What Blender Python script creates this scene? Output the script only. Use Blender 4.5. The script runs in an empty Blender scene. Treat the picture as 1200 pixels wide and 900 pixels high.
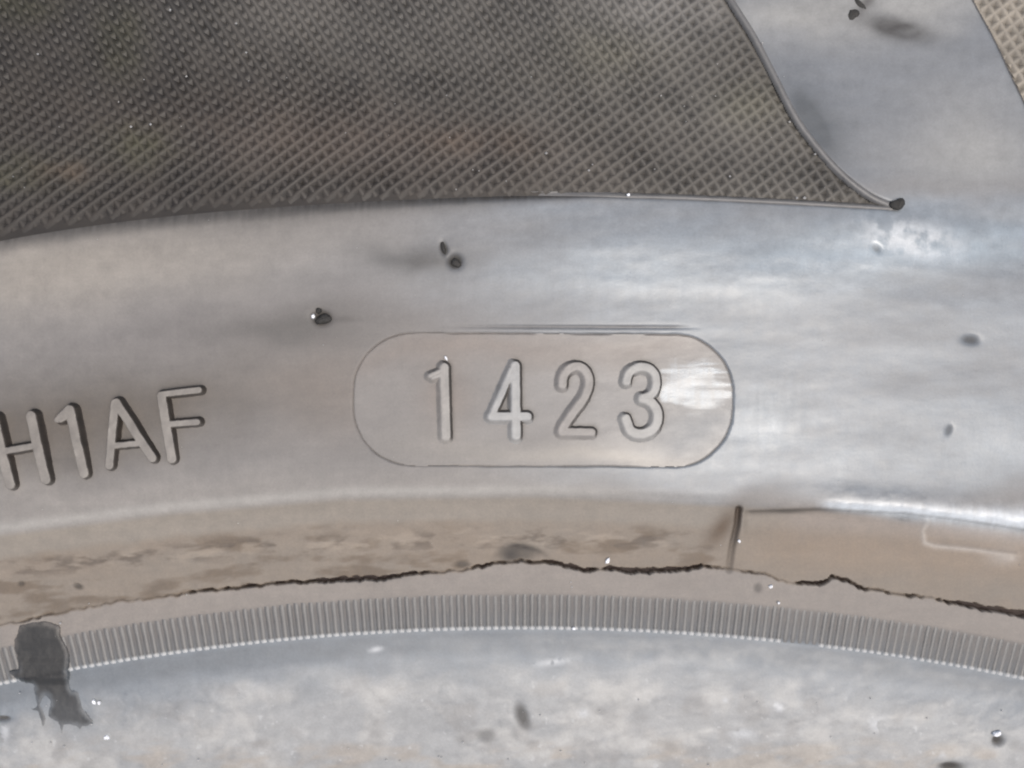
import bpy, math, random
import numpy as np
from mathutils import Vector
random.seed(4)
# ---------------------------------------------------------------- units
# lengths are worked out in "px" = 0.072 mm of rubber; the tyre axis is the world z axis
S = 7.2e-5            # metres per px
UC, VC = 615.0, 3742.0
D = 1150.0            # camera height above the sidewall crown, px
ZTOP = 0.205          # tyre lies flat: sidewall crown above the ground
ZPX = ZTOP / S

# ---------------------------------------------------------------- camera
scn = bpy.context.scene
COL = scn.collection
cam = bpy.data.cameras.new('camera')
cam_o = bpy.data.objects.new('camera', cam); COL.objects.link(cam_o)
cam_o.location = ((600 - UC) * S, (VC - 450) * S, ZTOP + D * S)
cam.sensor_width = 36.0
cam.lens = 36.0 * D / 1200.0
cam.clip_start = 0.005; cam.clip_end = 200.0
cam.dof.use_dof = True; cam.dof.focus_distance = (D + 6) * S; cam.dof.aperture_fstop = 13.0
scn.camera = cam_o
scn.cycles.pixel_filter_type = 'BLACKMAN_HARRIS'; scn.cycles.filter_width = 2.1
scn.render.resolution_x = 1024; scn.render.resolution_y = 768
# ---------------------------------------------------------------- light
SUN = Vector((0.20, -0.20, 0.95)).normalized()
el = math.asin(SUN.z); az = math.atan2(SUN.x, SUN.y)
w = bpy.data.worlds.new('World'); scn.world = w; w.use_nodes = True
nt = w.node_tree; nt.nodes.clear()
sky = nt.nodes.new('ShaderNodeTexSky'); sky.sky_type = 'NISHITA'; sky.sun_disc = False
sky.sun_elevation = el; sky.sun_rotation = az; sky.dust_density = 4.0; sky.air_density = 1.0; sky.ozone_density = 0.6
bg = nt.nodes.new('ShaderNodeBackground'); bg.inputs['Strength'].default_value = 0.095
wo = nt.nodes.new('ShaderNodeOutputWorld')
nt.links.new(sky.outputs[0], bg.inputs[0]); nt.links.new(bg.outputs[0], wo.inputs[0])
sl = bpy.data.lights.new('sun', 'SUN'); sl.energy = 1.6; sl.angle = math.radians(30); sl.color = (1.0, 0.955, 0.895)
so = bpy.data.objects.new('sun', sl); COL.objects.link(so)
so.rotation_euler = SUN.to_track_quat('Z', 'Y').to_euler(); so.location = (0.3, 0, 1.5)
scn.view_settings.view_transform = 'Standard'; scn.view_settings.look = 'None'
scn.view_settings.exposure = 0.72; scn.view_settings.gamma = 1.0
ALB = 1.75            # how much brighter lit surfaces show than their base colour

def lin(c):
    c = np.asarray(c, float) / 255.0
    return np.where(c <= 0.04045, c / 12.92, ((c + 0.055) / 1.055) ** 2.4) / ALB

# ---------------------------------------------------------------- numpy noise
def _h(ix, iy, seed):
    n = (ix.astype(np.int64) * 374761393 + iy.astype(np.int64) * 668265263 + seed * 974634777) & 0xffffffff
    n = ((n ^ (n >> 13)) * 1274126177) & 0xffffffff
    return ((n ^ (n >> 16)) & 0xffff) / 65535.0
def vnoise(x, y, seed=0):
    ix = np.floor(x); iy = np.floor(y); fx = x - ix; fy = y - iy
    fx = fx * fx * fx * (fx * (fx * 6 - 15) + 10); fy = fy * fy * fy * (fy * (fy * 6 - 15) + 10)
    a = _h(ix, iy, seed); b = _h(ix + 1, iy, seed); c = _h(ix, iy + 1, seed); d = _h(ix + 1, iy + 1, seed)
    return (a + (b - a) * fx) * (1 - fy) + (c + (d - c) * fx) * fy
def fbm(x, y, seed=0, oct=4):
    s = 0.0; a = 0.5; t = 0
    for i in range(oct):
        s = s + a * vnoise(x + 17.3 * i, y - 9.1 * i, seed + i); t += a
        x = x * 2.03 + 0.31 * y; y = y * 2.03; a *= 0.5
    return s / t                                                     # 0..1 around .5
def sstep(a, b, x):
    t = np.clip((x - a) / (b - a), 0, 1); return t * t * (3 - 2 * t)
def gauss(u, v, cu, cv, su, sv, ang=0.0):
    c, s_ = math.cos(math.radians(ang)), math.sin(math.radians(ang))
    x = (u - cu) * c + (v - cv) * s_; y = -(u - cu) * s_ + (v - cv) * c
    return np.exp(-0.5 * ((x / su) ** 2 + (y / sv) ** 2))

# ---------------------------------------------------------------- 2-D distance helpers (photo plane)
def seg(u, v, a, b):
    ax, ay = a; bx, by = b; dx, dy = bx - ax, by - ay
    t = np.clip(((u - ax) * dx + (v - ay) * dy) / (dx * dx + dy * dy + 1e-9), 0, 1)
    return np.hypot(u - ax - t * dx, v - ay - t * dy)
def polydist(u, v, pts, closed=False):
    d = np.full(np.shape(u), 1e9)
    P = list(pts) + ([pts[0]] if closed else [])
    for a, b in zip(P[:-1], P[1:]): d = np.minimum(d, seg(u, v, a, b))
    return d
def inside(u, v, pts):
    r = np.zeros(np.shape(u), bool)
    for (x1, y1), (x2, y2) in zip(pts, pts[1:] + pts[:1]):
        if y1 == y2: continue
        c = (v > min(y1, y2)) & (v <= max(y1, y2)) & (u < x1 + (v - y1) * (x2 - x1) / (y2 - y1))
        r ^= c
    return r
def sdpoly(u, v, pts):
    d = polydist(u, v, pts, True); return np.where(inside(u, v, pts), -d, d)
def smooth_line(pts, n=6):                                          # Catmull-Rom
    out = []
    P = [pts[0]] + list(pts) + [pts[-1]]
    for i in range(1, len(P) - 2):
        p0, p1, p2, p3 = [np.array(q, float) for q in P[i - 1:i + 3]]
        for k in range(n):
            t = k / n
            out.append(tuple(0.5 * (2 * p1 + (p2 - p0) * t + (2 * p0 - 5 * p1 + 4 * p2 - p3) * t * t + (3 * p1 - p0 - 3 * p2 + p3) * t ** 3)))
    out.append(tuple(pts[-1])); return out

# ---------------------------------------------------------------- the body of the sidewall
PROF = np.array([  # (photo row at the middle, height in px)
 (-430, -300), (-420, -235), (-395, -170), (-350, -105), (-280, -66), (-180, -36), (-80, -20), (0, -12), (120, -7), (222, -5),
 (240, -3.0), (290, 0.5), (330, 0.6), (380, -1.8), (390, -2.6), (430, -3.4), (480, -4.4), (530, -4.8), (560, -5.0), (573, -5.2), (581, -8.0),
 (590, -12.5), (600, -15.5), (625, -18.5), (650, -20), (664, -20.5), (690, -21.5), (696, -22), (704, -24.5), (736, -28.5), (745, -30), (775, -31.5),
 (810, -35), (850, -42), (900, -54), (960, -78), (1010, -116), (1035, -150), (1050, -200), (1052, -260)], float)
_pz = PROF[:, 1]; _pw = 450 + (PROF[:, 0] - 450) * (D - np.clip(_pz, -60, 0)) / D
_o = np.argsort(_pw); _pw, _pz = _pw[_o], _pz[_o]
def W(v):                                                            # photo row -> true row
    return float(450 + (v - 450) * (D - np.interp(v, PROF[:, 0], np.clip(PROF[:, 1], -60, 0))) / D)
# smoothed lookup
_tw = np.arange(-460, 1120, 1.0); _tz = np.interp(_tw, _pw, _pz)
_k = np.exp(-0.5 * (np.arange(-9, 10) / 3.2) ** 2); _k /= _k.sum()
_tzs = np.convolve(np.pad(_tz, 9, mode='edge'), _k, mode='valid')
def zprof(wv): return np.interp(wv, _tw, _tzs)
def warpA(wv): return np.interp(wv, [-420, -200, 225, 585, 672], [0, 6, 11, 16, 0])
def warpF(th):
    du = np.abs(th) * 3004.0
    return (np.minimum(du, 800) / 600.0) ** 2 * (1 - sstep(900, 1700, du))
def wv_of(U, V):
    """true row of a point (the warp is a slow correction, so one refinement is enough)"""
    r = np.hypot(U - UC, VC - V); th = np.arctan2(U - UC, VC - V)
    raw = VC - r; F = warpF(th); wv = raw
    for _ in range(4): wv = raw + warpA(wv) * F
    return wv
def zbase(U, V): return zprof(wv_of(U, V))
def to_photo(U, V, z):
    k = D / (D - z); return 600 + (U - 600) * k, 450 + (V - 450) * k
def to_true(u, v):
    z = np.zeros(np.shape(u))
    for _ in range(5):
        k = (D - z) / D; U = 600 + (u - 600) * k; V = 450 + (v - 450) * k; z = np.clip(zbase(U, V), -400, 5)
    return U, V, z

# outlines read off the place (photo plane)
PANEL_BOTTOM = smooth_line([(-320, 340), (-150, 302), (0, 272), (100, 256), (200, 244), (300, 236), (400, 231), (500, 228), (600, 226.5), (700, 227.5), (800, 230), (900, 234.5), (1000, 240), (1050, 243)])
PANEL_RIGHT = smooth_line([(1050, 243), (1018, 229), (985, 203), (955, 170), (930, 135), (906, 88), (882, 42), (856, 0), (830, -50), (780, -150), (730, -250)])
PANEL_A = PANEL_BOTTOM + PANEL_RIGHT[1:] + [(-320, -250)]
PANEL_B_EDGE = smooth_line([(1050, -200), (1100, -80), (1140, 0), (1166, 48), (1202, 124), (1250, 215), (1290, 262)])
PANEL_B = PANEL_B_EDGE + [(1420, 290), (1500, 310), (1500, -200)]
def sd_pill(u, v):
    x = np.abs(u - 636.5) - (223.5 - 70); y = np.abs(v - 468.6 - 0.004 * (u - 636)) - (78.5 - 70)
    d = np.hypot(np.maximum(x, 0), np.maximum(y, 0)) + np.minimum(np.maximum(x, y), 0) - 70
    d2 = (np.abs(u - 636.5) + np.abs(v - 469)) * 0.7071 - 185.5      # slightly chamfered corners
    return np.maximum(d, d2 * 1.0) + 1.1 * (fbm(u / 17, v / 17, 91, 2) - 0.5)
CRACK = [(-260, 800), (-100, 752), (0, 731), (30, 727), (60, 719), (100, 712), (140, 704), (180, 700), (240, 692), (290, 688), (340, 682), (400, 679), (450, 677), (500, 671), (545, 668), (575, 661),
         (600, 657.5), (640, 659), (670, 664), (688, 669), (705, 666), (730, 669), (765, 669), (800, 667), (822, 663), (850, 666.5), (872, 669), (898, 673), (912, 680), (935, 683), (960, 684), (975, 677),
         (990, 679), (1006, 689), (1035, 693), (1062, 697), (1090, 700), (1115, 706), (1150, 712), (1200, 720), (1300, 742), (1480, 790)]
CW = [(-260, 3), (0, 2.2), (60, 4.5), (72, 1.5), (120, 2.5), (180, 1.2), (220, 3), (300, 3.2), (365, 2.6), (372, 5), (450, 4.8), (500, 2.0), (545, 2.2), (560, 3.5), (575, 2.2), (600, 2.0), (640, 3), (690, 5.5), (703, 1.2),
      (715, 5), (740, 7), (775, 6.5), (800, 5.5), (850, 2.0), (860, 0.8), (880, 3.4), (905, 2.2), (925, 0.9), (945, 3), (960, 4.2), (985, 2.5), (1005, 4), (1040, 3.4), (1062, 3.8), (1090, 2), (1130, 5), (1170, 7.5), (1200, 7), (1480, 6)]
_cx = [p[0] for p in CRACK]; _cy = [p[1] for p in CRACK]; _wx = [p[0] for p in CW]; _wy = [p[1] for p in CW]
def crack_y(u): return np.interp(u, _cx, _cy) + 2.6 * (vnoise(u / 6.5, u * 0 + 3, 7) - 0.5) + 0.8 * (vnoise(u / 2.4, u * 0 + 8, 9) - 0.5)
def crack_w(u): return np.interp(u, _wx, _wy) * 0.85 * (0.65 + 0.7 * vnoise(u / 5.0, u * 0 + 1, 21)) * (0.6 + 0.6 * sstep(60, 420, u) * sstep(-0.1, 0.5, vnoise(u / 60.0, u * 0 + 5, 23)))
# dents: (u, v, su, sv, angle, depth)
DENTS = [(520, 291, 4, 8, -15, 4), (533, 306, 8, 8, 30, 7), (376, 372, 10, 8, 0, 6), (1138, 398, 10, 5, 5, 3.0), (1027, 291, 6, 4, 40, 2), (1112, 504, 4, 7, 20, 1.2),
         (608, 648, 22, 10, 0, 2.5), (612, 840, 8, 17, -18, 4), (24, 684, 4, 3, 0, 2.5), (91, 687, 6, 3, 20, 3.5), (541, 661, 9, 4, 0, 2), (888, 689, 5, 6, 0, 1.5), (1170, 868, 7, 6, 0, 6), (1115, 899, 16, 6, 0, 7),
         (3, 842, 9, 3, 0, 5), (570, 862, 12, 9, 0, 1.0), (925, 600, 20, 3, 0, 1.0), (1060, 606, 16, 5, 8, 3.5)]
NOTCH = [(866, 597), (864, 615), (858, 640), (854, 668)]

def relief(u, v, wv):
    """moulded and worn detail of the rubber: height added to the body"""
    d = np.zeros(np.shape(u))
    view = (u > -330) & (u < 1520) & (v > -260) & (v < 1100) & (np.abs(wv) < 1100)
    if not view.any(): return d
    uu, vv = u[view], v[view]; h = np.zeros(uu.shape)
    fine = (uu > -170) & (uu < 1370)
    for poly, soft in ((PANEL_A, True), (PANEL_B, False)):
        sd = np.full(uu.shape, 99.0); m = vv < 350
        sd[m] = sdpoly(uu[m], vv[m], poly)
        if soft:                                                     # on the left the band rolls over slowly into the panel
            wdt = np.interp(uu, [-100, 300, 560, 700], [26, 22, 9, 3])
            low = sstep(180, 220, vv)
            h -= 9.0 * (1 - sstep(-2, 2 + wdt * low, sd))
        else: h -= 9.0 * (1 - sstep(-3, 1.5, sd))
    # recess for the date code plate, with the mould gap round it
    m = (uu > 380) & (uu < 890) & (vv > 370) & (vv < 570)
    sd = np.full(uu.shape, 99.0); sd[m] = sd_pill(uu[m], vv[m])
    h -= 3.2 * (1 - sstep(-1.4, 0.4, sd))
    # flash lines above the plate
    lw = 386 + 4.5 * np.abs((uu - 655) / 150.0) ** 2 * 0.2
    h -= 1.6 * np.exp(-0.5 * ((vv - (383 + 0.004 * (uu - 600))) / 1.3) ** 2) * sstep(500, 600, uu) * (1 - sstep(780, 830, uu))
    # the raised step the letters stand in
    h -= 1.6 * gauss(uu, vv, 90, 500, 220, 42, -9)
    # crack under the flash lip
    cd = np.abs(vv - crack_y(uu)); cw = crack_w(uu)
    h -= 11.0 * sstep(0.6, 4.0, cw) * (1 - sstep(cw * 0.42, cw * 0.42 + 0.9, cd))
    h += 1.2 * (1 - sstep(0, 16, np.where(vv > crack_y(uu), cd, 99)))     # the lip stands a little proud
    # notch across the strip
    nd = polydist(uu, vv, NOTCH); h -= np.interp(vv, [595, 625, 670], [8, 4, 2]) * (1 - sstep(0.5, 5.5, nd))
    # shallow step right of the notch
    yl = np.interp(uu, [870, 960, 1060, 1130, 1200, 1400], [601, 598, 603, 611, 622, 655])
    on = sstep(868, 880, uu)
    h -= 5.0 * on * sstep(-3.5, 1.0, vv - yl) * (1 - sstep(8, 50, vv - yl))
    # broken ledge on the right, pushed up
    ylg = np.interp(uu, [900, 970, 1060, 1130, 1200, 1400], [586, 588, 595, 602, 609, 638])
    h += 3.6 * sstep(930, 1000, uu) * np.exp(-0.5 * ((vv - ylg + 4) / 11.0) ** 2) * (0.8 + 0.4 * fbm(uu / 14, vv / 14, 33, 3))
    h += 1.6 * gauss(uu, vv, 1050, 262, 90, 18)
    # moulded tab outline in the strip on the right
    tab = polydist(uu, vv, [(1088, 612), (1083, 622), (1084, 636), (1096, 640), (1140, 644), (1168, 648), (1190, 650)])
    h += 1.8 * np.exp(-0.5 * (tab / 2.2) ** 2) + 1.4 * gauss(uu, vv, 1178, 650, 16, 6)
    for (cu, cv, su, sv, an, dp) in DENTS:
        g = gauss(uu, vv, cu, cv, su * 0.62, sv * 0.62, an); h -= dp * np.minimum(g * 1.5, 1.0)
    # scabs and pitting
    pit = fbm(uu / 26, vv / 8, 51, 4); band = np.exp(-0.5 * ((vv - np.interp(uu, [0, 300, 600, 850], [668, 640, 631, 634])) / 9) ** 2) * (1 - sstep(820, 860, uu))
    h -= 0.9 * band * sstep(0.52, 0.70, pit)
    n1 = fbm(uu / 150, vv / 55, 3, 3) - 0.5; n2 = fbm(uu / 34, vv / 16, 5, 3) - 0.5
    h += 1.8 * n1 + 0.45 * n2
    bead = sstep(770, 830, vv)
    h += bead * (2.0 * (fbm(uu / 60, vv / 30, 61, 3) - 0.5) + 0.5 * sstep(0.5, 0.75, fbm(uu / 22, vv / 16, 63, 3)))
    fade = sstep(-330, -240, uu) * (1 - sstep(1430, 1520, uu))
    d[view] = h * fade
    return d

_d2 = smooth_line([(658.5, 451), (660, 441), (666, 433), (675, 429.5), (684, 433), (689, 442), (689, 453), (684, 466), (673, 481), (662.5, 496), (658, 505)], 4)
_d3a = smooth_line([(733.5, 447), (737, 436.5), (748, 430.5), (759, 431.5), (767, 440), (767.5, 454), (762, 463), (752.5, 467)], 4)
_d3b = smooth_line([(752.5, 467), (763, 472), (770, 484), (768, 498), (760, 506), (748, 508.5), (738, 504), (733, 491)], 4)
DIG = {'1': [([(520.5, 431), (522.5, 511)], 5.8), ([(520, 433), (503.5, 440.5)], 2.6), ([(519, 439), (507, 443)], 2.4)],
       '4': [([(603.5, 429), (604.5, 510)], 5.8), ([(599.5, 434), (576.5, 486)], 4.4), ([(575.5, 488), (618, 488)], 5.2)],
       '2': [(_d2, 5.4), ([(658, 506), (693, 506.5)], 4.8)], '3': [(_d3a, 5.2), (_d3b, 5.8)]}
def dig_sdf(u, v):
    d = np.full(u.shape, 99.0)
    for st_ in DIG.values():
        for line, half in st_: d = np.minimum(d, polydist(u, v, line) - half)
    return d
# ---------------------------------------------------------------- colour of the rubber: dust, scuffs, painted sheen and shade
def mix(c, col, a):
    a = np.clip(a, 0, 1)[:, None]; return c * (1 - a) + lin(col)[None, :] * a
def paint(u, v):
    """dust, painted sheen and shade, and roughness of the rubber at photo-plane points (flat arrays)"""
    n = u.size; c = np.repeat(lin((148, 144, 139))[None, :], n, 0); r = np.full(n, 0.62)
    wu = u + 60 * (fbm(u / 120, v / 90, 201, 3) - 0.5); wvv = v + 40 * (fbm(u / 100, v / 70, 205, 3) - 0.5)
    f1 = fbm(u / 90, v / 30, 211, 5); f2 = fbm(u / 26, v / 13, 215, 4); st = fbm(u / 60, v / 5.0, 219, 3); vt = fbm(u / 4.0, v / 26, 223, 3)
    # upper zones
    c = mix(c, (172, 164, 152), gauss(wu, wvv, 60, 318, 210, 40, -8) * 0.95)
    c = mix(c, (135, 130, 126), gauss(wu, wvv, 260, 380, 200, 28, -8) * 0.8)
    c = mix(c, (110, 102, 93), gauss(wu, wvv, 110, 488, 200, 40, -9) * 1.0)
    c = mix(c, (138, 128, 118), gauss(wu, wvv, 390, 455, 70, 45) * 0.8)
    c = mix(c, (162, 156, 148), sstep(520, 570, wvv + (615 - wu) * -0.03) * (1 - sstep(820, 900, wu)) * 0.8)
    # bluish sheen of the right half put into the colour, smoother there
    blue_sheen = sstep(430, 720, wu + 0.35 * (300 - wvv)) * (1 - sstep(560, 600, wvv)) * sstep(205, 240, wvv)
    c = mix(c, (144, 152, 158), blue_sheen * (0.75 + 0.5 * (f1 - 0.5)))
    r = r - 0.20 * blue_sheen * (0.6 + 0.8 * f1)
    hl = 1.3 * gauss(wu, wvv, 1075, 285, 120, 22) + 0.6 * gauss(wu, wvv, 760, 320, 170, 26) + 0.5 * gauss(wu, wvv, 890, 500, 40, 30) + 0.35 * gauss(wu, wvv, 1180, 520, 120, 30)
    c = mix(c, (176, 187, 193), hl * (0.62 + 0.45 * f2)); r = r - 0.15 * np.clip(hl, 0, 1) * (0.5 + vt)  # broad highlights painted paler, with a smoother surface
    # between the panels
    bt = (1 - sstep(190, 235, wvv)) * sstep(840, 870, u)
    c = mix(c, (127, 132, 137), bt * 0.9)
    c = mix(c, (172, 171, 166), bt * (gauss(wu, wvv, 940, 12, 80, 28) + gauss(wu, wvv, 1090, -5, 60, 22) + 0.8 * gauss(wu, wvv, 1140, 180, 70, 60)))
    c = mix(c, (88, 93, 97), bt * (1.1 * gauss(u, v, 950, 142, 9, 26, -30) + 0.6 * gauss(u, v, 965, 150, 20, 46, -30)))
    r = np.where(bt > 0.3, 0.55, r)
    # dark halo by the dents
    c = mix(c, (100, 98, 95), (0.6 + 0.7 * f2) * gauss(u, wvv, 492, 298, 44, 13)); c = mix(c, (108, 104, 99), (0.6 + 0.6 * f2) * gauss(u, wvv, 340, 378, 62, 16))
    # plate
    sd = sd_pill(u, v); pl = 1 - sstep(-2, 1, sd)
    c = mix(c, (150, 145, 139), pl * 0.85)
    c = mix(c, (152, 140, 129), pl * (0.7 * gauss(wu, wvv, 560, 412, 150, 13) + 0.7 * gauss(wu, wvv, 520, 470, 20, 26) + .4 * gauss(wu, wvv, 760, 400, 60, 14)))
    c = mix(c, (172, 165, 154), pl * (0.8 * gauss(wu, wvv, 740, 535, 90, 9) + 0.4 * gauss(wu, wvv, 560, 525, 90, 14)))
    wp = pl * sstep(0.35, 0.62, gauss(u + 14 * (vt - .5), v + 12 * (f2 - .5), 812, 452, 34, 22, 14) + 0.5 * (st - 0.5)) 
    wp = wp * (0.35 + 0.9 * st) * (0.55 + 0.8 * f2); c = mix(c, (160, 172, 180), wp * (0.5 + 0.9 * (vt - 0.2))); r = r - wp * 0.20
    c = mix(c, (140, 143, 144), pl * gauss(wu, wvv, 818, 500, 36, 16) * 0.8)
    m = (u > 485) & (u < 800) & (v > 412) & (v < 530)                # shade painted right of and above the digits, and inside the 4
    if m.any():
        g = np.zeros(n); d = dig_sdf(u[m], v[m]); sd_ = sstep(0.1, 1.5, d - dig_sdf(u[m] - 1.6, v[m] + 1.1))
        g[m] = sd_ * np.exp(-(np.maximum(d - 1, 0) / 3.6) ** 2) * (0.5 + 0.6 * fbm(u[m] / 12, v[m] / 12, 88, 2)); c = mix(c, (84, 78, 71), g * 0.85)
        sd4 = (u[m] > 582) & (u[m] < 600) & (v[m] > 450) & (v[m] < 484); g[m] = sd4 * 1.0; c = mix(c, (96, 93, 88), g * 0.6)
    # the ledge and the strip below
    lg = np.interp(u, [-200, 0, 200, 400, 630, 860, 1060, 1200, 1400], [652, 620, 595, 578, 575, 586, 597, 609, 640])
    t = v - lg
    c = mix(c, (178, 174, 166), np.exp(-0.5 * ((t + 1) / 4.5) ** 2) * (1 - sstep(500, 950, u) * .8) * 0.9)  # light catching the ledge painted as a paler line
    c = mix(c, (158, 149, 136), sstep(4, 12, t) * 0.95)
    c = mix(c, (148, 133, 116), sstep(28, 40, t + 8 * (f2 - 0.5)) * (0.55 + 0.6 * (f1 - 0.5)))
    c = mix(c, (160, 143, 124), sstep(10, 40, t) * sstep(840, 930, u) * (1 - sstep(50, 90, t)) * 0.7)
    c = mix(c, (168, 156, 145), np.exp(-0.5 * ((t - 16) / 12) ** 2) * sstep(880, 960, u) * 0.7)
    r = np.where(t > 4, 0.75, r); c = mix(c, (196, 186, 174), 0.85 * np.exp(-0.5 * (polydist(u, v, [(1090, 610), (1083, 622), (1084, 636), (1096, 640), (1140, 644), (1168, 648), (1186, 654)]) / 2.4) ** 2)); c = mix(c, (190, 180, 168), 0.8 * gauss(u, v, 1178, 652, 14, 7))
    sc = np.exp(-0.5 * ((v - np.interp(u, [0, 300, 600, 850], [668, 640, 631, 634])) / 8) ** 2) * (1 - sstep(830, 870, u))
    c = mix(c, (118, 102, 84), 0.7 * sstep(30, 45, t) * sstep(0.5, 0.72, fbm(u / 48, v / 16, 281, 4)) * (1 - sstep(850, 870, u))); c = mix(c, (52, 44, 37), 1.0 * gauss(u + 6 * (f2 - .5), v + 0.02 * (u - 610) ** 2 * -0.6, 612, 640, 17, 3.0, 0) ); c = mix(c, (66, 57, 49), 0.85 * gauss(u, v, 597, 650, 8, 7))
    c = mix(c, (104, 92, 80), sc * sstep(0.50, 0.70, fbm(u / 26, v / 8, 51, 4)) * 0.75)
    c = mix(c, (182, 168, 150), sc * sstep(0.55, 0.75, fbm(u / 30, v / 9, 251, 4)) * 0.5)
    # below the crack
    cy = crack_y(u); cw = crack_w(u); b = v - cy
    c = mix(c, (160, 152, 143), sstep(1, 4, b) * 0.95)
    sb = 695 + (u - 614) ** 2 / 5980.0
    q = v - sb
    c = mix(c, (122, 118, 114), sstep(-2, 6, q) * 0.9)
    c = mix(c, (116, 118, 119), sstep(14, 34, q) * 0.8)
    c = mix(c, (140, 147, 152), sstep(36, 44, q))
    c = mix(c, (120, 125, 128), sstep(40, 50, q) * (1 - sstep(60, 80, q)) * (0.5 + 0.7 * f1) * 0.8)
    bd = sstep(60, 135, q + 34 * (f1 - 0.5))
    c = mix(c, (181, 181, 178), bd * 0.9)
    m1 = fbm(u / 40, v / 30, 261, 5); m2 = fbm(u / 15, v / 12, 265, 4); m3 = fbm(u / 8, v / 7, 267, 3)
    c = mix(c, (202, 200, 194), bd * sstep(0.40, 0.75, m1) * 0.8)
    c = mix(c, (158, 156, 152), bd * sstep(0.50, 0.78, fbm(u / 34, v / 26, 265, 3)) * 0.6)
    c = mix(c, (188, 178, 164), bd * sstep(0.5, 0.72, fbm(u / 60, v / 22, 271, 4)) * sstep(850, 890, v) * 0.7)
    c = mix(c, (226, 227, 225), bd * sstep(0.80, 0.86, m3) * 0.4)
    r = np.where(q > 42, 0.55 - 0.15 * m2, r)
    # white scratches and chips on the bead
    for (cu, cv, su, sv, an) in ((441, 761, 8, 3, -14), (648, 776, 20, 4, -8), (1028, 849, 10, 8, 0), (912, 829, 6, 5, 0), (125, 863, 3, 3, 0), (5, 855, 5, 16, 0), (905, 826, 5, 3, 0), (683, 836, 7, 5, 0), (850, 821, 3, 3, 0), (1105, 886, 4, 5, 0), (870, 860, 14, 6, 0)):
        c = mix(c, (222, 224, 224), 0.75 * gauss(u + 5 * (f2 - .5), v, cu, cv, su * .7, sv * .7, an) * sstep(0.40, 0.55, m3 + .08))
    # darker colour: crack, dents, notch, panel edge
    dk = (1 - sstep(cw * 0.42, cw * 0.42 + 1.2, np.abs(b))) * sstep(0.3, 3.2, cw); c = mix(c, (62, 47, 36), dk); 
    nd = polydist(u, v, NOTCH); c = mix(c, (62, 50, 40), (1 - sstep(1.8, 6.5, nd)) * np.interp(v, [595, 600, 625, 645, 665], [1, 1, .8, .45, .3]))
    c = mix(c, (100, 80, 60), gauss(u, v, 846, 618, 8, 20, 38) * 0.85)
    yl = np.interp(u, [870, 960, 1060, 1130, 1200, 1400], [601, 598, 603, 611, 622, 655])
    c = mix(c, (112, 104, 95), 0.85 * np.exp(-0.5 * ((v - yl) / 2.6) ** 2) * sstep(868, 885, u))
    c = mix(c, (105, 103, 100), 0.9 * gauss(u, v, 1060, 606, 18, 5, 8))
    for (cu, cv, su, sv, an, dp) in DENTS:
        g = gauss(u, v, cu, cv, su * 0.7, sv * 0.7, an); c = mix(c, (72, 69, 65), np.clip(g * 1.5 - 0.25, 0, 1) * min(1, 0.35 + dp / 9)); r = np.maximum(r, np.clip(g * 2, 0, 1) * 0.8)
    c = mix(c, (112, 108, 104), 0.8 * np.exp(-0.5 * ((v - 383) / 1.6) ** 2) * sstep(500, 640, u) * (1 - sstep(780, 815, u)) * (0.4 + st))
    c = mix(c, (66, 63, 60), np.minimum(1, 1.5 * gauss(u + 5 * (f2 - .5), v, 1052, 34, 26, 8, 13)) * (0.45 + f2) * 0.9); c = mix(c, (90, 86, 82), 0.8 * gauss(u, v, 1016, 2, 16, 5, -55))
    c = mix(c, (105, 100, 95), 0.8 * gauss(u, v, 400, 374, 12, 3)); c = mix(c, (235, 238, 238), np.minimum(1, 1.4 * gauss(u + 12 * (f2 - .5), v + 8 * (f2 - .5), 1066, 279, 34, 13, 12)) * sstep(.25, .55, m2) * .8)  # white glare below the panel tip painted into the colour
    # ledge on the right: glare painted pale over a glossier edge
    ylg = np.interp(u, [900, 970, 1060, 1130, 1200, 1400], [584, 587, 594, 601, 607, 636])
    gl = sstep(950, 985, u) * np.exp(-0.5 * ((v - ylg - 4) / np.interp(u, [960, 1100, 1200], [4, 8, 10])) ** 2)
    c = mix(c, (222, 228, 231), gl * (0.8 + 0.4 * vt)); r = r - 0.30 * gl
    # dark soft shoulder beside the panel: shade of the rollover put into the colour
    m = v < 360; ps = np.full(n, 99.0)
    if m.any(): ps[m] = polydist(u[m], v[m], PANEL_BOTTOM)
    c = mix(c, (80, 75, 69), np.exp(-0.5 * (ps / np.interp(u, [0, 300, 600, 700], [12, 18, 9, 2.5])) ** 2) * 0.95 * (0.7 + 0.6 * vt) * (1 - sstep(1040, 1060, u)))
    # overall mottling
    k = 1 + 0.16 * (f1 - 0.5) + 0.10 * (f2 - 0.5) + 0.05 * (vt - 0.5) * (1 - bd) + 0.06 * (st - 0.5) * (1 - bd)
    c = np.clip(c * k[:, None], 0.012, 0.8)
    return c, np.clip(r, 0.22, 0.9)
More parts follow.
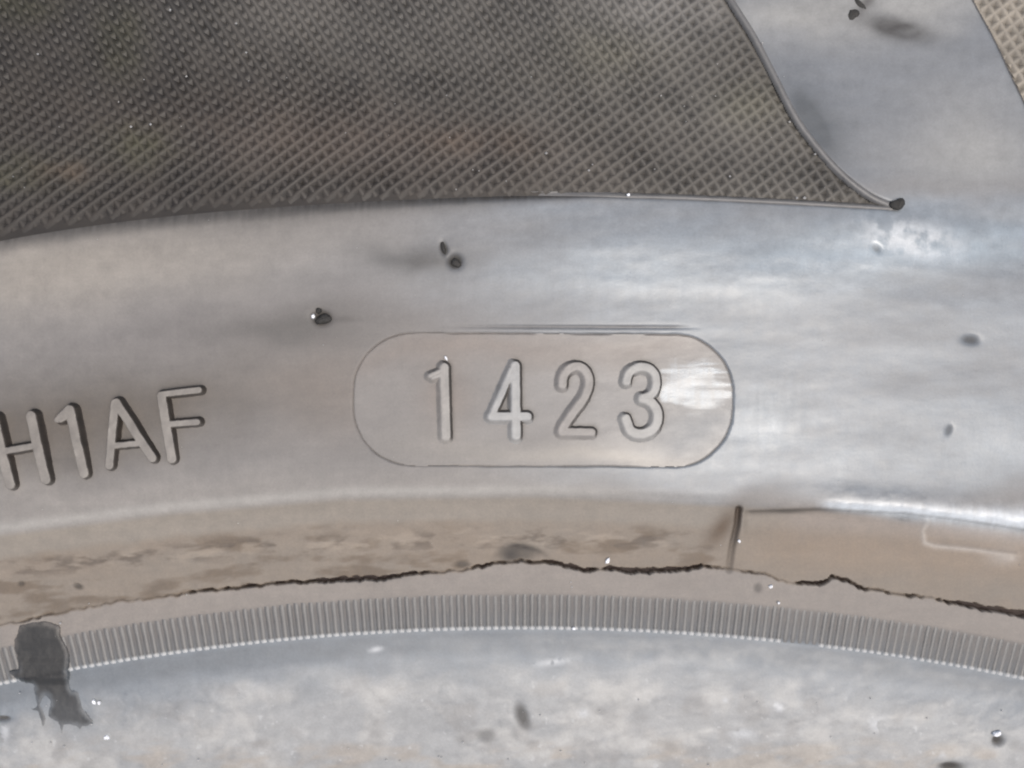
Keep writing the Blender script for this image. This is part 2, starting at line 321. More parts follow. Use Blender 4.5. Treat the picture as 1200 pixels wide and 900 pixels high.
def paint_panel(u, v, second=False):
    f1 = fbm(u / 110, v / 60, 301, 4); f2 = fbm(u / 22, v / 18, 305, 4); f3 = fbm(u / 60, v / 34, 309, 4)
    if second: c = np.repeat(lin((172, 163, 148))[None, :], u.size, 0)
    else:
        t = sstep(120, 900, u - 0.4 * (v - 120)); c = lin((70, 66, 61))[None, :] * (1 - t[:, None]) + lin((110, 108, 103))[None, :] * t[:, None]
        c = mix(c, (114, 112, 108), 0.7 * gauss(u, v, 430, 10, 220, 45)); c = mix(c, (98, 89, 82), 0.7 * gauss(u, v, 420, 165, 190, 34, 4))
        c = mix(c, (86, 85, 66), 0.6 * (gauss(u, v, 158, 170, 34, 18) + gauss(u, v, 20, 200, 45, 15) + gauss(u, v, 140, 45, 18, 30) + gauss(u, v, 10, 5, 40, 14)) * (0.4 + 1.2 * f2))
        c = mix(c, (108, 93, 80), 0.5 * (gauss(u, v, 75, 200, 26, 9) + gauss(u, v, 560, 165, 45, 10)) * (0.4 + 1.2 * f2))
        c = mix(c, (124, 122, 108), 0.6 * (gauss(u, v, 710, 50, 40, 26) + gauss(u, v, 880, 120, 26, 20)))
        c = mix(c, (150, 149, 146), 0.7 * gauss(u, v, 770, 10, 80, 26)); c = mix(c, (74, 69, 64), 0.6 * gauss(u, v, 340, 232, 260, 16, -3))
    c = c * (1 + 0.5 * (f1 - 0.5) + 0.5 * (f2 - 0.5) + 0.3 * (f3 - 0.5))[:, None]
    if not second: c = c * np.array([0.86, 0.82, 0.77])[None, :]
    return np.clip(c, 0.01, 0.7), np.full(u.size, 0.6) + 0.2 * (f2 - 0.5)

# ---------------------------------------------------------------- materials
def rubber_material(name, spec=0.5, bump=0.5):
    m = bpy.data.materials.new(name); m.use_nodes = True; t = m.node_tree; N = t.nodes; L = t.links
    b = N['Principled BSDF']
    a = N.new('ShaderNodeAttribute'); a.attribute_name = 'tint'
    g = N.new('ShaderNodeAttribute'); g.attribute_name = 'gloss'
    tc = N.new('ShaderNodeTexCoord')
    n1 = N.new('ShaderNodeTexNoise'); n1.inputs['Scale'].default_value = 5200; n1.inputs['Detail'].default_value = 5; n1.inputs['Roughness'].default_value = 0.62
    n2 = N.new('ShaderNodeTexNoise'); n2.inputs['Scale'].default_value = 900; n2.inputs['Detail'].default_value = 6; n2.inputs['Roughness'].default_value = 0.6
    L.new(tc.outputs['Object'], n1.inputs['Vector']); L.new(tc.outputs['Object'], n2.inputs['Vector'])
    r1 = N.new('ShaderNodeMapRange'); r1.inputs['From Min'].default_value = 0.3; r1.inputs['From Max'].default_value = 0.7; r1.inputs['To Min'].default_value = 0.93; r1.inputs['To Max'].default_value = 1.07
    L.new(n1.outputs['Fac'], r1.inputs['Value'])
    r2 = N.new('ShaderNodeMapRange'); r2.inputs['From Min'].default_value = 0.3; r2.inputs['From Max'].default_value = 0.7; r2.inputs['To Min'].default_value = 0.90; r2.inputs['To Max'].default_value = 1.10
    L.new(n2.outputs['Fac'], r2.inputs['Value'])
    mu = N.new('ShaderNodeMath'); mu.operation = 'MULTIPLY'; L.new(r1.outputs[0], mu.inputs[0]); L.new(r2.outputs[0], mu.inputs[1])
    vm = N.new('ShaderNodeVectorMath'); vm.operation = 'SCALE'; L.new(a.outputs['Color'], vm.inputs[0]); L.new(mu.outputs[0], vm.inputs['Scale'])
    L.new(vm.outputs[0], b.inputs['Base Color'])
    ro = N.new('ShaderNodeMath'); ro.operation = 'MULTIPLY'; L.new(g.outputs['Fac'], ro.inputs[0]); L.new(r2.outputs[0], ro.inputs[1]); L.new(ro.outputs[0], b.inputs['Roughness'])
    bu = N.new('ShaderNodeBump'); bu.inputs['Strength'].default_value = bump; bu.inputs['Distance'].default_value = 0.00004
    L.new(n1.outputs['Fac'], bu.inputs['Height']); L.new(bu.outputs[0], b.inputs['Normal'])
    b.inputs['Specular IOR Level'].default_value = spec
    return m
M_RUB = rubber_material('dusty_rubber', 0.6, 0.22)
M_KNURL = rubber_material('knurled_rubber', 0.4, 0.3)
def plain(name, col, rough=0.6, spec=0.5, noise=None):
    m = bpy.data.materials.new(name); m.use_nodes = True; t = m.node_tree; b = t.nodes['Principled BSDF']
    b.inputs['Roughness'].default_value = rough; b.inputs['Specular IOR Level'].default_value = spec
    if noise:
        tc = t.nodes.new('ShaderNodeTexCoord'); n = t.nodes.new('ShaderNodeTexNoise'); n.inputs['Scale'].default_value = noise; n.inputs['Detail'].default_value = 6
        r = t.nodes.new('ShaderNodeValToRGB'); r.color_ramp.elements[0].position = 0.3; r.color_ramp.elements[1].position = 0.7
        r.color_ramp.elements[0].color = tuple(x * 0.75 for x in col) + (1,); r.color_ramp.elements[1].color = tuple(min(1, x * 1.25) for x in col) + (1,)
        t.links.new(tc.outputs['Object'], n.inputs['Vector']); t.links.new(n.outputs['Fac'], r.inputs[0]); t.links.new(r.outputs[0], b.inputs['Base Color'])
        bu = t.nodes.new('ShaderNodeBump'); bu.inputs['Strength'].default_value = 0.4; bu.inputs['Distance'].default_value = 0.1 / noise
        t.links.new(n.outputs['Fac'], bu.inputs['Height']); t.links.new(bu.outputs[0], b.inputs['Normal'])
    else: b.inputs['Base Color'].default_value = tuple(col) + (1,)
    return m
M_PLAIN = plain('black_rubber', (0.04, 0.039, 0.037), 0.6, 0.5, 300)
M_GROUND = plain('concrete_ground', (0.26, 0.25, 0.235), 0.85, 0.3, 14)
M_TAR = plain('tar', (0.045, 0.044, 0.041), 0.5, 0.5, 2500)
M_GRIT = plain('pale_grit', (0.8, 0.81, 0.82), 0.18, 0.9, 4000)
M_NIB = plain('torn_black_rubber', (0.035, 0.033, 0.03), 0.75, 0.3, 9000)

# ---------------------------------------------------------------- mesh helpers
tyre = bpy.data.objects.new('tyre', None); COL.objects.link(tyre)
tyre.empty_display_size = 0.1
tyre['label'] = 'worn black rubber car tyre lying flat, dusty sidewall with date code 1423'
tyre['category'] = 'tyre'
def world(U, V, z): return np.stack([(U - UC) * S, (VC - V) * S, ZTOP + z * S], -1)
def mesh_obj(name, co, faces, mat, parent=tyre, tint=None, gloss=None, smooth=True):
    me = bpy.data.meshes.new(name); co = np.asarray(co, np.float32).reshape(-1, 3); faces = np.asarray(faces, np.int32)
    nf, k = faces.shape
    me.vertices.add(len(co)); me.vertices.foreach_set('co', co.ravel())
    me.loops.add(nf * k); me.loops.foreach_set('vertex_index', faces.ravel())
    me.polygons.add(nf); me.polygons.foreach_set('loop_start', np.arange(0, nf * k, k, dtype=np.int32))
    try: me.polygons.foreach_set('loop_total', np.full(nf, k, np.int32))
    except Exception: pass
    me.update(calc_edges=True)
    me.polygons.foreach_set('use_smooth', np.full(nf, smooth)); me.materials.append(mat)
    if tint is not None:
        a = me.attributes.new('tint', 'FLOAT_COLOR', 'POINT'); a.data.foreach_set('color', np.c_[tint, np.ones(len(co))].astype(np.float32).ravel())
        g = me.attributes.new('gloss', 'FLOAT', 'POINT'); g.data.foreach_set('value', np.asarray(gloss, np.float32))
    me.validate()
    o = bpy.data.objects.new(name, me); COL.objects.link(o)
    if parent: o.parent = parent
    return o
def grid_faces(nr, nc, flip=False):
    i = np.arange(nr - 1)[:, None] * nc + np.arange(nc - 1)[None, :]; i = i.ravel()
    f = np.stack([i, i + nc, i + nc + 1, i + 1], -1)
    return f[:, ::-1] if flip else f
def patch(name, u0, u1, v0, v1, step, hfun, parent=tyre, mat=None, colfun=None, relief_on=False, label=None):
    """a moulded piece: height above the body given by hfun(u,v) -> (height, keep mask)"""
    us = np.arange(u0, u1 + step, step); vs = np.arange(v0, v1 + step, step)
    uu, vv = np.meshgrid(us, vs); u = uu.ravel(); v = vv.ravel()
    h, keep = hfun(u, v)
    U, V, z = to_true(u, v)
    if relief_on is not False: z = z + relief_on(u, v)
    co = world(U, V, z + h)
    F = grid_faces(len(vs), len(us)); F = F[keep[F].all(1)]
    used = np.unique(F); mp = np.full(len(u), -1); mp[used] = np.arange(len(used)); F = mp[F]
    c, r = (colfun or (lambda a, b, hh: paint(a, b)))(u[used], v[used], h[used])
    o = mesh_obj(name, co[used], F, mat or M_RUB, parent, c, r)
    if label: o['label'] = label
    return o
def soft_relief(u, v):                                               # the slow undulation only, so pieces ride on the body
    return (1.8 * (fbm(u / 150, v / 55, 3, 3) - 0.5) + 0.45 * (fbm(u / 34, v / 16, 5, 3) - 0.5)) * sstep(-330, -240, u) * (1 - sstep(1430, 1520, u))

# ---------------------------------------------------------------- ground
me = bpy.data.meshes.new('ground'); me.from_pydata([(-40, -40, 0), (40, -40, 0), (40, 40, 0), (-40, 40, 0)], [], [(0, 1, 2, 3)])
me.materials.append(M_GROUND); g = bpy.data.objects.new('ground', me); COL.objects.link(g); g['kind'] = 'structure'

# ---------------------------------------------------------------- sidewall, strip, serrated band, bead (one polar grid cut at its creases)
fine = np.arange(-775, 776, 1.55) / 3004.0
coarse = np.linspace(775 / 3004.0, 2 * math.pi - 775 / 3004.0, 220)[1:-1]
TH = np.concatenate([fine, coarse, [fine[0] + 2 * math.pi]])
def ring(name, v0, v1, step_list):
    ws = np.array(step_list); T, Wg = np.meshgrid(TH, ws)
    Tn = (T + math.pi) % (2 * math.pi) - math.pi
    raw = Wg - warpA(Wg) * warpF(Tn); rr = VC - raw
    U = UC + rr * np.sin(T); V = VC - rr * np.cos(T); z = zprof(Wg)
    u, v = to_photo(U.ravel(), V.ravel(), np.clip(z.ravel(), -120, 5))
    z = z.ravel() + relief(u, v, Wg.ravel())
    co = world(U.ravel(), V.ravel(), z)
    # round the ring the same kinds of dust go on: the arc length is folded back and forth
    per = 2 * math.pi * 3004 / 14.0; x = per / 2 - np.abs((Tn * 3004.0 + per / 2) % (2 * per) - per)
    x = np.where(np.abs(Tn * 3004.0) < 674, Tn * 3004.0, x); tf = x / 3004.0
    raw2 = Wg - warpA(Wg) * warpF(tf); r2 = VC - raw2
    uf, vf = to_photo((UC + r2 * np.sin(tf)).ravel(), (VC - r2 * np.cos(tf)).ravel(), np.clip(zprof(Wg).ravel(), -120, 5))
    far = (sstep(690, 950, np.abs(Tn.ravel()) * 3004.0) * (1 - sstep(520, 600, vf)))[:, None]
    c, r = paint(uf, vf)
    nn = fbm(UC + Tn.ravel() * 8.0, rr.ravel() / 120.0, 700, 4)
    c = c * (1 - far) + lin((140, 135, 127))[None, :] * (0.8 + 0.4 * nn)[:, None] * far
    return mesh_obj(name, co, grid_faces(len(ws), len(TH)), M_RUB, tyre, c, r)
def rows(a, b, st):
    n = max(2, int(round((b - a) / st)) + 1); return np.linspace(a, b, n)
def cat(*L):
    o = list(L[0])
    for x in L[1:]: o += list(x[1:])
    return o
wL, wS, wB, wE = W(586), W(693), W(738), W(1052)
ring('sidewall', 0, 0, cat(rows(-430, -395, 5), rows(-395, -70, 18), rows(-70, 378, 2.3), rows(378, wL, 1.35)))
ring('rim_strip', 0, 0, rows(wL, wS, 1.2))
ring('serrated_band', 0, 0, rows(wS, wB, 2.4))
ring('bead', 0, 0, cat(rows(wB, W(930), 1.9), rows(W(930), wE, 10)))

# ---------------------------------------------------------------- far side of the tyre: tread, lower wall, liner
def lathe(name, prof, n=160, mat=M_PLAIN, parent=tyre):
    P = np.array(prof); T = np.linspace(0, 2 * math.pi, n + 1)
    co = np.stack([P[:, 0][:, None] * np.sin(T)[None, :], P[:, 0][:, None] * np.cos(T)[None, :], np.repeat(P[:, 1][:, None], n + 1, 1)], -1).reshape(-1, 3)
    o = mesh_obj(name, co, grid_faces(len(P), n + 1, True), mat, parent); return o
RO = (VC + 430) * S; ZO = ZTOP - 300 * S
tr = [(RO, ZO)]; zz = ZO; 
bot = ZTOP - ZO
for k in range(5):
    z1 = ZO - (ZO - bot) * (k + 0.42) / 4.9; z2 = ZO - (ZO - bot) * (k + 0.58) / 4.9
    tr += [(RO + 0.003, z1 + 0.0008), (RO + 0.003, z1), (RO - 0.004, z1), (RO - 0.004, z2), (RO + 0.003, z2)]
tr += [(RO, bot)]
lathe('tread', tr)
lathe('lower_sidewall', [(RO, bot), (RO - 0.006, 0.009), (RO - 0.02, 0.003), (RO - 0.05, 0.0006), (RO - 0.075, 0.0006), (RO - 0.092, 0.006), (VC * S - wE * S, 0.02)])
RI = (VC - wE) * S
lathe('inner_liner', [(RI, ZTOP - 260 * S), (RI + 0.012, ZTOP - 0.028), (RI + 0.05, ZTOP - 0.02), (RO - 0.02, ZTOP - 0.035), (RO - 0.012, ZTOP * 0.5), (RO - 0.02, 0.035), (RI + 0.05, 0.02), (RI + 0.012, 0.028), (RI, 0.02)])

# ---------------------------------------------------------------- knurled panels
def make_panel(poly, bbox, second):
    def hf(u, v):
        sd = sdpoly(u, v, poly); return np.full(u.shape, -6.2), sd < (np.interp(u, [450, 640], [13, 2.0]) if not second else 0.5)
    pf = lambda u, v, h: paint_panel(u, v, second)
    def fc_(u, v, h):
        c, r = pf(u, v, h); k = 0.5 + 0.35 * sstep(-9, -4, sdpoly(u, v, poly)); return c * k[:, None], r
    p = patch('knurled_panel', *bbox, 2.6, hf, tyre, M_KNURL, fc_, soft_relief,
              'pale dusty knurled panel at the corner' if second else 'dark knurled panel ending in a point')
    # ridges of the cross hatch
    poly_r = poly
    for fam, (dx, dy), sp in ((0, (0.532, 0.847), 11.95), (1, (0.806, -0.592), 12.1)):
        nx, ny = -dy, dx
        cs = [x * nx + y * ny for x, y in poly_r]; k0 = int(min(cs) // sp); k1 = int(max(cs) // sp) + 1
        ts = [x * dx + y * dy for x, y in poly_r]; t0, t1 = min(ts), max(ts)
        tt = np.arange(t0, t1, 3.0)
        for k in range(k0, k1 + 1):
            cc = k * sp
            u = tt * dx + cc * nx; v = tt * dy + cc * ny
            sd = sdpoly(u, v, poly_r)
            ok = sd < np.interp(u, [500, 640], [1.0, -2.5])
            idx = np.flatnonzero(ok)
            if len(idx) < 2: continue
            runs = np.split(idx, np.flatnonzero(np.diff(idx) > 1) + 1)
            for run in runs:
                if len(run) < 2: continue
                a, b = tt[run[0]], tt[run[-1]]; n = max(2, int((b - a) / 7.5) + 1)
                t = np.linspace(a, b, n); u = t * dx + cc * nx; v = t * dy + cc * ny
                m = (u > -330) & (u < 1510) & (v > -255)
                if not m.any(): continue
                i0, i1 = np.flatnonzero(m)[[0, -1]]; u = u[i0:i1 + 1]; v = v[i0:i1 + 1]
                if len(u) < 2: continue
                wob = 0.9 * (fbm(u / 40, v / 40, 400 + fam, 2) - 0.5)
                e = np.clip((-sdpoly(u, v, poly_r) + 1) / 12.0, 0.0, 1)
                wear = 0.72 + 0.55 * (fbm(u / 30, v / 30, 410, 3) - 0.5)
                up = 1 - sstep(40, 230, v + 0.0 * u + 50 * (fbm(u / 200, v / 200, 430, 2) - 0.5)); up = np.where(u > 760, 0.35, up)
                hh = (4.6 + 1.4 * up if fam == 0 else 5.6 - 1.6 * up) * wear * (0.12 + 0.88 * e) * (1.0 + 0.12 * vnoise(u / 5, v / 5, 12))
                sec = [(-6.0, 0.0), (-2.4, 0.72), (0, 1.0), (2.4, 0.72), (6.0, 0.0)]
                uu = np.concatenate([u + nx * (o_ + wob) for o_, _ in sec]); vv = np.concatenate([v + ny * (o_ + wob) for o_, _ in sec])
                hz = np.concatenate([-6.4 + q * hh for _, q in sec])
                U, V, z = to_true(uu, vv); co = world(U, V, z + soft_relief(uu, vv) + hz)
                c, r = paint_panel(uu, vv, second)
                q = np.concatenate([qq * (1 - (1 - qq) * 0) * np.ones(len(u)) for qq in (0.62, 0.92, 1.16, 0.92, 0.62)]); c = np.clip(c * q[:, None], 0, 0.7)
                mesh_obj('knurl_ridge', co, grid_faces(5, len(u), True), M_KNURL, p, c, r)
    return p
pa = make_panel(PANEL_A, (-320, 1060, -250, 345), False)
pb = make_panel(PANEL_B, (1040, 1500, -200, 312), True)
# thin raised rim round the pointed end of the panel
def rimfun(line, half, height, fade):
    def f(u, v):
        d = polydist(u, v, line); k = fade(u, v)
        return np.where(d < half + 1.6, height * k * np.sqrt(np.clip(1 - (d / (half + 0.6)) ** 2, 0, 1)) - 2.2 - 4.5 * (1 - k), -5.0), (d < half + 2.5) & (k > 0.02)
    return f
def rimcol(u, v, h):
    n = fbm(u / 12, v / 12, 77, 3); c = np.repeat(lin((124, 122, 119))[None, :], u.size, 0) * (0.85 + 0.3 * n)[:, None]; return c, np.full(u.size, 0.5)
low = [(u, v + 1.5) for u, v in PANEL_BOTTOM if u > 560]
patch('panel_rim', 560, 1056, 218, 252, 1.3, rimfun(low, 2.6, 3.2, lambda u, v: sstep(600, 800, u)), tyre, M_RUB, rimcol, soft_relief)
right = [(u + 1.5, v) for u, v in PANEL_RIGHT if v > -110]
patch('panel_rim', 800, 1056, -100, 252, 1.3, rimfun(right, 3.6, 3.6, lambda u, v: np.ones(u.shape)), tyre, M_RUB, rimcol, soft_relief)
right = [(u - 1, v) for u, v in PANEL_B_EDGE if v > -110]
patch('panel_rim', 1080, 1290, -100, 262, 1.5, rimfun(right, 1.8, 1.5, lambda u, v: np.ones(u.shape)), tyre, M_RUB, lambda u, v, h: tuple(x if i else x * 0.55 for i, x in enumerate(rimcol(u, v, h))), soft_relief)

# ---------------------------------------------------------------- date code plate and characters
def platef(u, v):
    sd = sd_pill(u, v)
    drop = -0.7 - 0.9 * sstep(700, 850, u)
    edge = sstep(0.30, 0.6, fbm(u / 46, v / 30, 97, 2) + 0.25 * sstep(760, 860, u))
    return drop - 2.4 * edge * sstep(-2.2, -0.2, sd) ** 1.5, sd < -0.1
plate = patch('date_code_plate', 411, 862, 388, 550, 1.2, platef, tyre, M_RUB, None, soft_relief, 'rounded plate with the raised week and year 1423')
def glyph(name, label, strokes, height, parent, base, top, clean_shaded=(70, 62, 54), slope=2.2, seed=0, soft=0.35, fillet=0.6, foot=0.72):
    pts = [p for s in strokes for p in s[0]]
    us = [p[0] for p in pts]; vs = [p[1] for p in pts]
    def sdf(u, v):
        d = np.full(u.shape, 99.0)
        for line, half in strokes: d = np.minimum(d, polydist(u, v, line) - half)
        return d + 0.7 * (fbm(u / 5, v / 5, 500 + seed, 2) - 0.5)
    def hf(u, v):
        d = sdf(u, v); sd_ = sstep(-0.6, 1.4, d - sdf(u - 1.6, v + 1.2)); sl_ = slope + fillet * (1 - sd_)
        h = height * np.interp(v, [(min(vs) + max(vs)) / 2, max(vs)], [1.0, foot]) * (1 - sstep(-0.3 - 0.6 * fillet * (1 - sd_), sl_, d)) * (0.94 + 0.12 * fbm(u / 14, v / 14, 520 + seed, 2))
        return base + h - 0.9 * sstep(sl_ * 0.95, sl_ + 1.6, d), d < sl_ + 1.6
    def cf(u, v, h):
        d = sdf(u, v); c, r = paint(u, v)
        t = (1 - sstep(-0.9, 0.3, d))
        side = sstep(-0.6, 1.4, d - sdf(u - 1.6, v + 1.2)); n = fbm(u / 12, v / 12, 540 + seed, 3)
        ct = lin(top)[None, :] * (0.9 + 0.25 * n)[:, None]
        c2 = c * 0.25 + 0.75 * ct; c = np.where(fillet > 1, c2 * 0.5 + c * 0.5, c) * 1.04; wall = lin(clean_shaded)[None, :] * (0.8 + 0.5 * n)[:, None]
        k = ((1 - t) * (1 - soft * (1 - side)))[:, None]  # bare wall tone; shade painted on the right and upper sides
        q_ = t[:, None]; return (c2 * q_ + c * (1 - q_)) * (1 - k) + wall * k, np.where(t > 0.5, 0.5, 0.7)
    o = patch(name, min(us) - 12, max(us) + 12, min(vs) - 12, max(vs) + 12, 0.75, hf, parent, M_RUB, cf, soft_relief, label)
    return o
def recess(u, v): return -1.6 * gauss(u, v, 90, 500, 220, 42, -9)
LT = (158, 151, 141)
HB = -1.4
glyph('raised_letter', 'raised letter H', [([(-1.5, 490), (15.5, 567)], 6.0), ([(41.5, 487), (57, 561)], 6.0), ([(8, 528.5), (47, 521.5)], 4.0)], 13, tyre, HB, LT, seed=1)
glyph('raised_letter', 'raised digit 1', [([(86.5, 480), (101.5, 554)], 5.8), ([(85, 478), (72, 491.5)], 4.0), ([(86, 486), (76, 492)], 3.0)], 13, tyre, HB, LT, seed=2)
glyph('raised_letter', 'raised letter A', [([(138.5, 472), (130.7, 545)], 5.0), ([(140.5, 472), (181, 536)], 5.4), ([(135, 522), (166, 519)], 3.6)], 12.5, tyre, HB, LT, seed=3)
glyph('raised_letter', 'raised letter F', [([(192.5, 464), (203.5, 537)], 5.6), ([(193, 462), (236, 457)], 3.8), ([(200, 497), (234, 494)], 3.8)], 12, tyre, HB, LT, seed=4)
DT = (172, 168, 161); DC = (74, 69, 63)
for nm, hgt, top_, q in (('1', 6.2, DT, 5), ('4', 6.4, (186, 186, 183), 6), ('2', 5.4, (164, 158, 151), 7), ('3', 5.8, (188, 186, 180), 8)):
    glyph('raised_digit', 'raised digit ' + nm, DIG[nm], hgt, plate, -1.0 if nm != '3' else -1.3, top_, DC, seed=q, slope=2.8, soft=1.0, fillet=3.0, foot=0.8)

# ---------------------------------------------------------------- serration ribs (one mesh, turned about the tyre axis)
band = bpy.data.objects['serrated_band']
def rib_mesh(tip, hgt, name='serration_rib'):
    ws_ = np.array([W(694), W(698), W(710), W(724), W(732.5), W(735.5), W(738.5)]); hh = np.array([0.0, 0.8, 1.0, 1.0, 1.0, 1.9 if tip else 0.7, 0.0]) * hgt
    wd = np.array([3.0, 3.4, 3.5, 3.5, 3.5, 4.0 if tip else 3.2, 3.0]); co = []; c = []
    for o_, q in ((-1, 0), (-0.5, 0.9), (0.5, 0.9), (1, 0)):
        for w_, h_, x_ in zip(ws_, hh, wd):
            r_ = VC - w_; co.append((x_ * o_ * S, r_ * S, ZTOP + (float(zprof(w_)) - 0.8 + h_ * q) * S))
            tt = lin((214, 215, 213)) if (tip and w_ > W(734)) else (lin((124, 122, 118)) * (1.0 if q else 0.75))
            c.append(tt)
    me_o = mesh_obj(name, co, grid_faces(4, len(ws_), False), M_RUB, band, np.array(c), np.full(len(co), 0.5))
    return me_o
proto = rib_mesh(True, 2.0); flat = rib_mesh(False, 1.5); mid = rib_mesh(True, 1.5); alt = rib_mesh(True, 2.3)
dth = 8.72 / 3004.0
k0, k1 = -83, 83
for k in range(k0, k1 + 1):
    th = k * dth; uph = 615 + 3004 * math.sin(th)
    src = proto
    if 928 < uph < 968: src = flat
    elif random.random() < 0.35: src = mid
    elif random.random() < 0.3: src = alt
    if k == k0: o = proto
    else:
        o = src.copy(); COL.objects.link(o); o.parent = band
    o.rotation_euler = (0, 0, -th + random.uniform(-1, 1) * 0.00004)
    o.scale = (1, 1, 1)
bpy.data.objects.remove(flat); bpy.data.objects.remove(mid); bpy.data.objects.remove(alt)
# the other ribs round the ring, too far outside the view to pick apart
base = np.array([v.co[:] for v in proto.data.vertices]); fb = np.array([p.vertices[:] for p in proto.data.polygons])
tb = np.zeros(len(base) * 4, np.float32); proto.data.attributes['tint'].data.foreach_get('color', tb); tb = tb.reshape(-1, 4)[:, :3]
cs_, fs_, ts_ = [], [], []; n = int(2 * math.pi / dth)
for j, k in enumerate(range(k1 + 1, n + k0)):
    th = -k * dth; R = np.array([[math.cos(th), -math.sin(th), 0], [math.sin(th), math.cos(th), 0], [0, 0, 1]])
    cs_.append(base @ R.T); fs_.append(fb + j * len(base)); ts_.append(tb)
o = mesh_obj('serration_ribs_beyond', np.concatenate(cs_), np.concatenate(fs_), M_RUB, band, np.concatenate(ts_), np.full(len(base) * len(cs_), 0.5)); o['kind'] = 'stuff'
o.name = 'serration_ribs'

# ---------------------------------------------------------------- torn vent nibs, lumps of rubber
def lump(name, u, v, ru, rv, h, ang=0, mat=M_NIB, parent=tyre, seed=0, lift=0.0, label=None, n=14, m=7):
    U, V, z = [float(x[0]) for x in to_true(np.array([float(u)]), np.array([float(v)]))]
    z += float(soft_relief(np.array([float(u)]), np.array([float(v)]))[0]) + lift
    ca, sa = math.cos(math.radians(ang)), math.sin(math.radians(ang)); rg = random.Random(seed); co = []; ph = [rg.uniform(0, 6.28) for _ in range(4)]
    for i in range(m + 1):
        p = -math.pi / 2 + math.pi * i / m
        for j in range(n):
            a = 2 * math.pi * j / n; k = 1 + 0.16 * math.sin(2 * a + ph[0]) + 0.12 * math.sin(3 * a + ph[1]) * math.cos(p) + 0.1 * math.sin(2 * p + ph[2])
            k *= rg.uniform(0.88, 1.12); x = ru * math.cos(p) * math.cos(a) * k; y = rv * math.cos(p) * math.sin(a) * k; zz_ = h * math.sin(p) * (1 + 0.15 * math.sin(a + ph[3]))
            co.append(world(np.array(U + x * ca - y * sa), np.array(V - (x * sa + y * ca)), np.array(z + zz_)))
    F = [(i * n + j, i * n + (j + 1) % n, (i + 1) * n + (j + 1) % n, (i + 1) * n + j) for i in range(m) for j in range(n)]
    o = mesh_obj(name, np.array(co), F, mat, parent)
    if label: o['label'] = label
    return o
lump('vent_nib', 1051, 240, 8.5, 8.5, 5, 0, seed=1, lift=2)
lump('vent_nib', 1000, 17, 6, 7, 3, -25, seed=2, lift=-1)
lump('vent_nib', 1008, 5, 4, 11, 2.5, 40, seed=12, lift=-1.0)
lump('vent_nib', 379, 374, 8, 6, 5, 15, seed=3, lift=-1)
lump('vent_nib', 373, 364, 3, 4, 4, 0, seed=4, lift=-1)
lump('vent_nib', 534, 308, 6, 5.5, 4, 20, seed=5, lift=-3)
lump('vent_nib', 519, 290, 3, 7, 3, 15, seed=6, lift=-2)

# ---------------------------------------------------------------- tar smear across the serrations
TAR_ = [(22, 731), (50, 727), (70, 733), (72, 742), (78, 756), (82, 775), (82, 805), (92, 812), (99, 832), (109, 844), (103, 851), (96, 852), (94, 857), (89, 851), (75, 850), (73, 863), (70, 851), (57, 841), (56, 836), (59, 822), (54, 815), (50, 817), (48, 826), (54, 838),
       (53, 850), (49, 852), (45, 838), (43, 834), (34, 831), (42, 828), (41, 812), (38, 803), (26, 799), (18, 794), (10, 785), (22, 784), (20, 770), (16, 755), (20, 742)]
TAR = smooth_line(TAR_ + [TAR_[0]], 3)[:-1]
def tarf(u, v):
    sd = sdpoly(u, v, TAR) + 4.0 * (fbm(u / 9, v / 9, 610, 4) - 0.5)
    rib = 1 - sstep(792, 804, v)
    h = 0.8 + 1.9 * rib + 2.0 * rib * sstep(768, 778, v) + 0.9 * (fbm(u / 9, v / 9, 611, 3) - 0.5)
    h = h * (0.45 + 0.55 * sstep(0.5, -5, sd)) if False else h * (1 - 0.5 * sstep(-5, 0.5, sd))
    return h - 3.4 * sstep(-1.2, 1.0, sd) * (1 + 1.2 * rib), sd < 1.2
def tarc(u, v, h):
    n = fbm(u / 10, v / 8, 620, 4); t = sstep(792, 840, v)
    c = lin((44, 43, 40))[None, :] * (1 - t[:, None]) + lin((72, 73, 73))[None, :] * t[:, None]
    c = c * (0.85 + 0.3 * n)[:, None]
    l = np.exp(-0.5 * ((v - np.interp(u, [24, 82], [795, 786])) / 1.8) ** 2) * sstep(0.45, 0.6, fbm(u / 14, v / 20, 622, 2) + 0.12)
    c = c * (1 - 0.75 * l)[:, None]
    base_c, _ = paint(u, v); e = (sstep(-8, 1.5, sdpoly(u, v, TAR) + 5 * (fbm(u / 7, v / 7, 640, 3) - .5)) * 0.75)[:, None]
    return c * (1 - e) + base_c * 0.8 * e, np.full(u.size, 0.6)
t = patch('tar_smear', 4, 116, 720, 870, 0.9, tarf, None, M_RUB, tarc, soft_relief)
t['label'] = 'dark grey tar smear dripping over the serrated band at lower left'; t['category'] = 'tar smear'

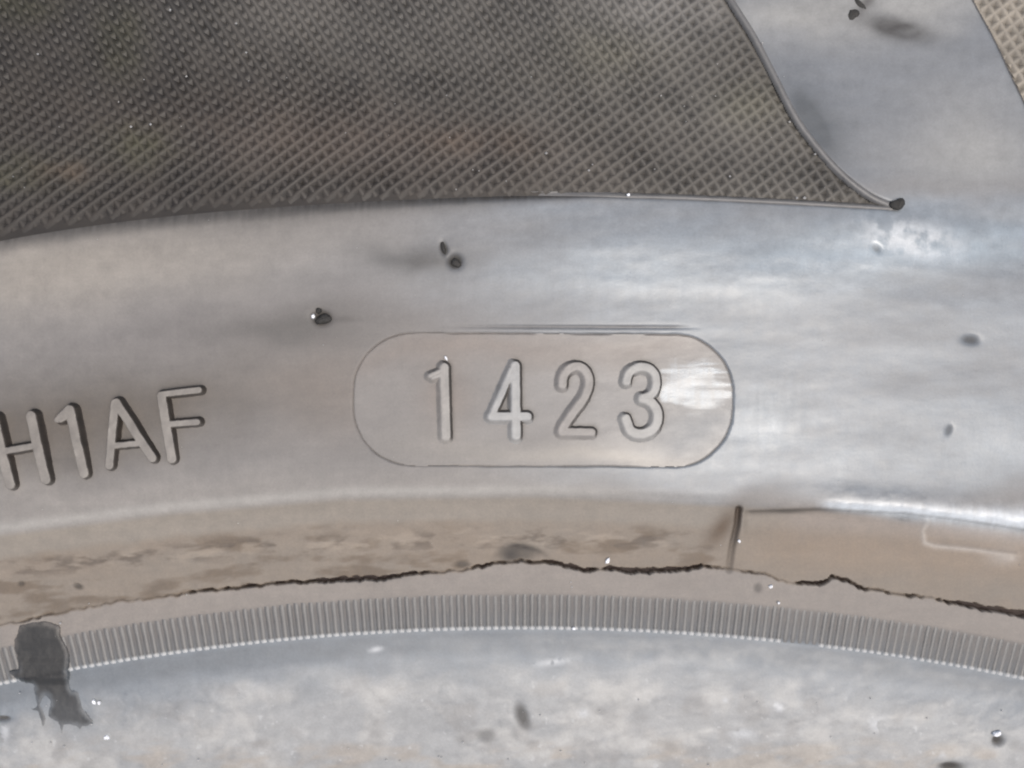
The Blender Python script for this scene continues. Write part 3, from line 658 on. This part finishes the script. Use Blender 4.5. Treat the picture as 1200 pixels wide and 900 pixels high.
# ---------------------------------------------------------------- grains of grit
def grain(u, v, ru, rv, label, seed, lift=1.0):
    o = lump('grit_grain', u, v, ru, rv, min(ru, rv), 20 * seed, M_GRIT, None, seed, lift, None, 7, 4)
    for p in o.data.polygons: p.use_smooth = False
    o['label'] = label; o['category'] = 'grit grain'; return o
grain(368, 371, 2.4, 3.6, 'white grain wedged beside the torn black rubber nib above the letters', 1, 5)
grain(111, 822, 2.6, 3.2, 'bright grain just right of the dark tar smear', 2, 2)
grain(117, 823, 2.0, 2.4, 'smaller grain right of the bright one beside the tar smear', 3, 2)
grain(125, 864, 2.4, 4, 'oval white grain on the bead below the tar smear', 4, 1)
grain(1167, 859, 4, 5.5, 'bright white grain above the dark pit at lower right', 5, 2)
grain(903, 687, 2.6, 2.6, 'pale grain under the crack beside the notch', 6, 1)
grain(912, 706, 1.8, 2, 'pale speck on top edge of the serrations right of centre', 7, 2)
grain(712, 657, 2.2, 4, 'pale fleck stuck at the widest part of the crack', 8, 2)
grain(866, 634, 1.8, 2, 'tiny pale fleck in the notch', 9, 1)
grain(523, 420, 1.6, 3, 'pale fleck above the first digit of the date code', 10, 3)
grain(736, 229, 2.2, 2.2, 'white grain on the lower edge of the dark knurled panel', 11, 3)
grain(672, 736, 2, 3, 'white speck at the foot of the serrations near the middle', 12, 2)
rg = random.Random(11); co = []; fc = []
spots = []
for _ in range(120):
    q = rg.random()
    if q < 0.45: spots.append((rg.uniform(-20, 1220), rg.uniform(810, 905), rg.uniform(0.4, 1.3)))
    elif q < 0.7: spots.append((rg.uniform(0, 1060), rg.uniform(60, 225), rg.uniform(0.4, 1.0)))
    else: spots.append((rg.uniform(0, 1200), rg.uniform(250, 740), rg.uniform(0.3, 0.8)))
spots += [(154, 149, 1.8), (177, 146, 1.6), (289, 62, 1.4), (200, 12, 1.6), (45, 64, 1.4), (219, 90, 1.4), (277, 28, 1.6), (640, 180, 1.6), (690, 200, 1.4), (855, 207, 1.6), (943, 232, 2), (934, 232, 1.6), (925, 143, 1.4), (955, 181, 1.4), (893, 51, 1.3),
          (71, 730, 1.6), (219, 697, 1.6), (670, 688, 1.4), (669, 682, 1.2), (66, 745, 1.4), (108, 848, 1.4), (60, 870, 1.6), (76, 874, 1.2)]
for (u, v, s_) in spots:
    U, V, z = [float(x[0]) for x in to_true(np.array([u]), np.array([v]))]; z += float(soft_relief(np.array([u]), np.array([v]))[0]) + (1.6 if (v > 700 or v < 230) else 0.4)
    if v > 810: z += 0.4
    b0 = len(co); c = world(np.array([U + s_ * rg.uniform(.8, 1.3), U, U - s_ * rg.uniform(.8, 1.3), U, U, U]), np.array([V, V + s_ * rg.uniform(.7, 1.2), V, V - s_, V, V]), np.array([z, z, z, z, z + s_, z - s_ * 1.5]))
    co += [tuple(x) for x in c]
    fc += [(b0, b0 + 1, b0 + 4), (b0 + 1, b0 + 2, b0 + 4), (b0 + 2, b0 + 3, b0 + 4), (b0 + 3, b0, b0 + 4), (b0 + 1, b0, b0 + 5), (b0 + 2, b0 + 1, b0 + 5), (b0 + 3, b0 + 2, b0 + 5), (b0, b0 + 3, b0 + 5)]
o = mesh_obj('grit', np.array(co), fc, plain('fine_grit', (0.42, 0.41, 0.39), 0.4, 0.6, 4000), None, smooth=False); o['kind'] = 'stuff'
o['label'] = 'fine pale grit scattered over the tyre'; o['category'] = 'grit'
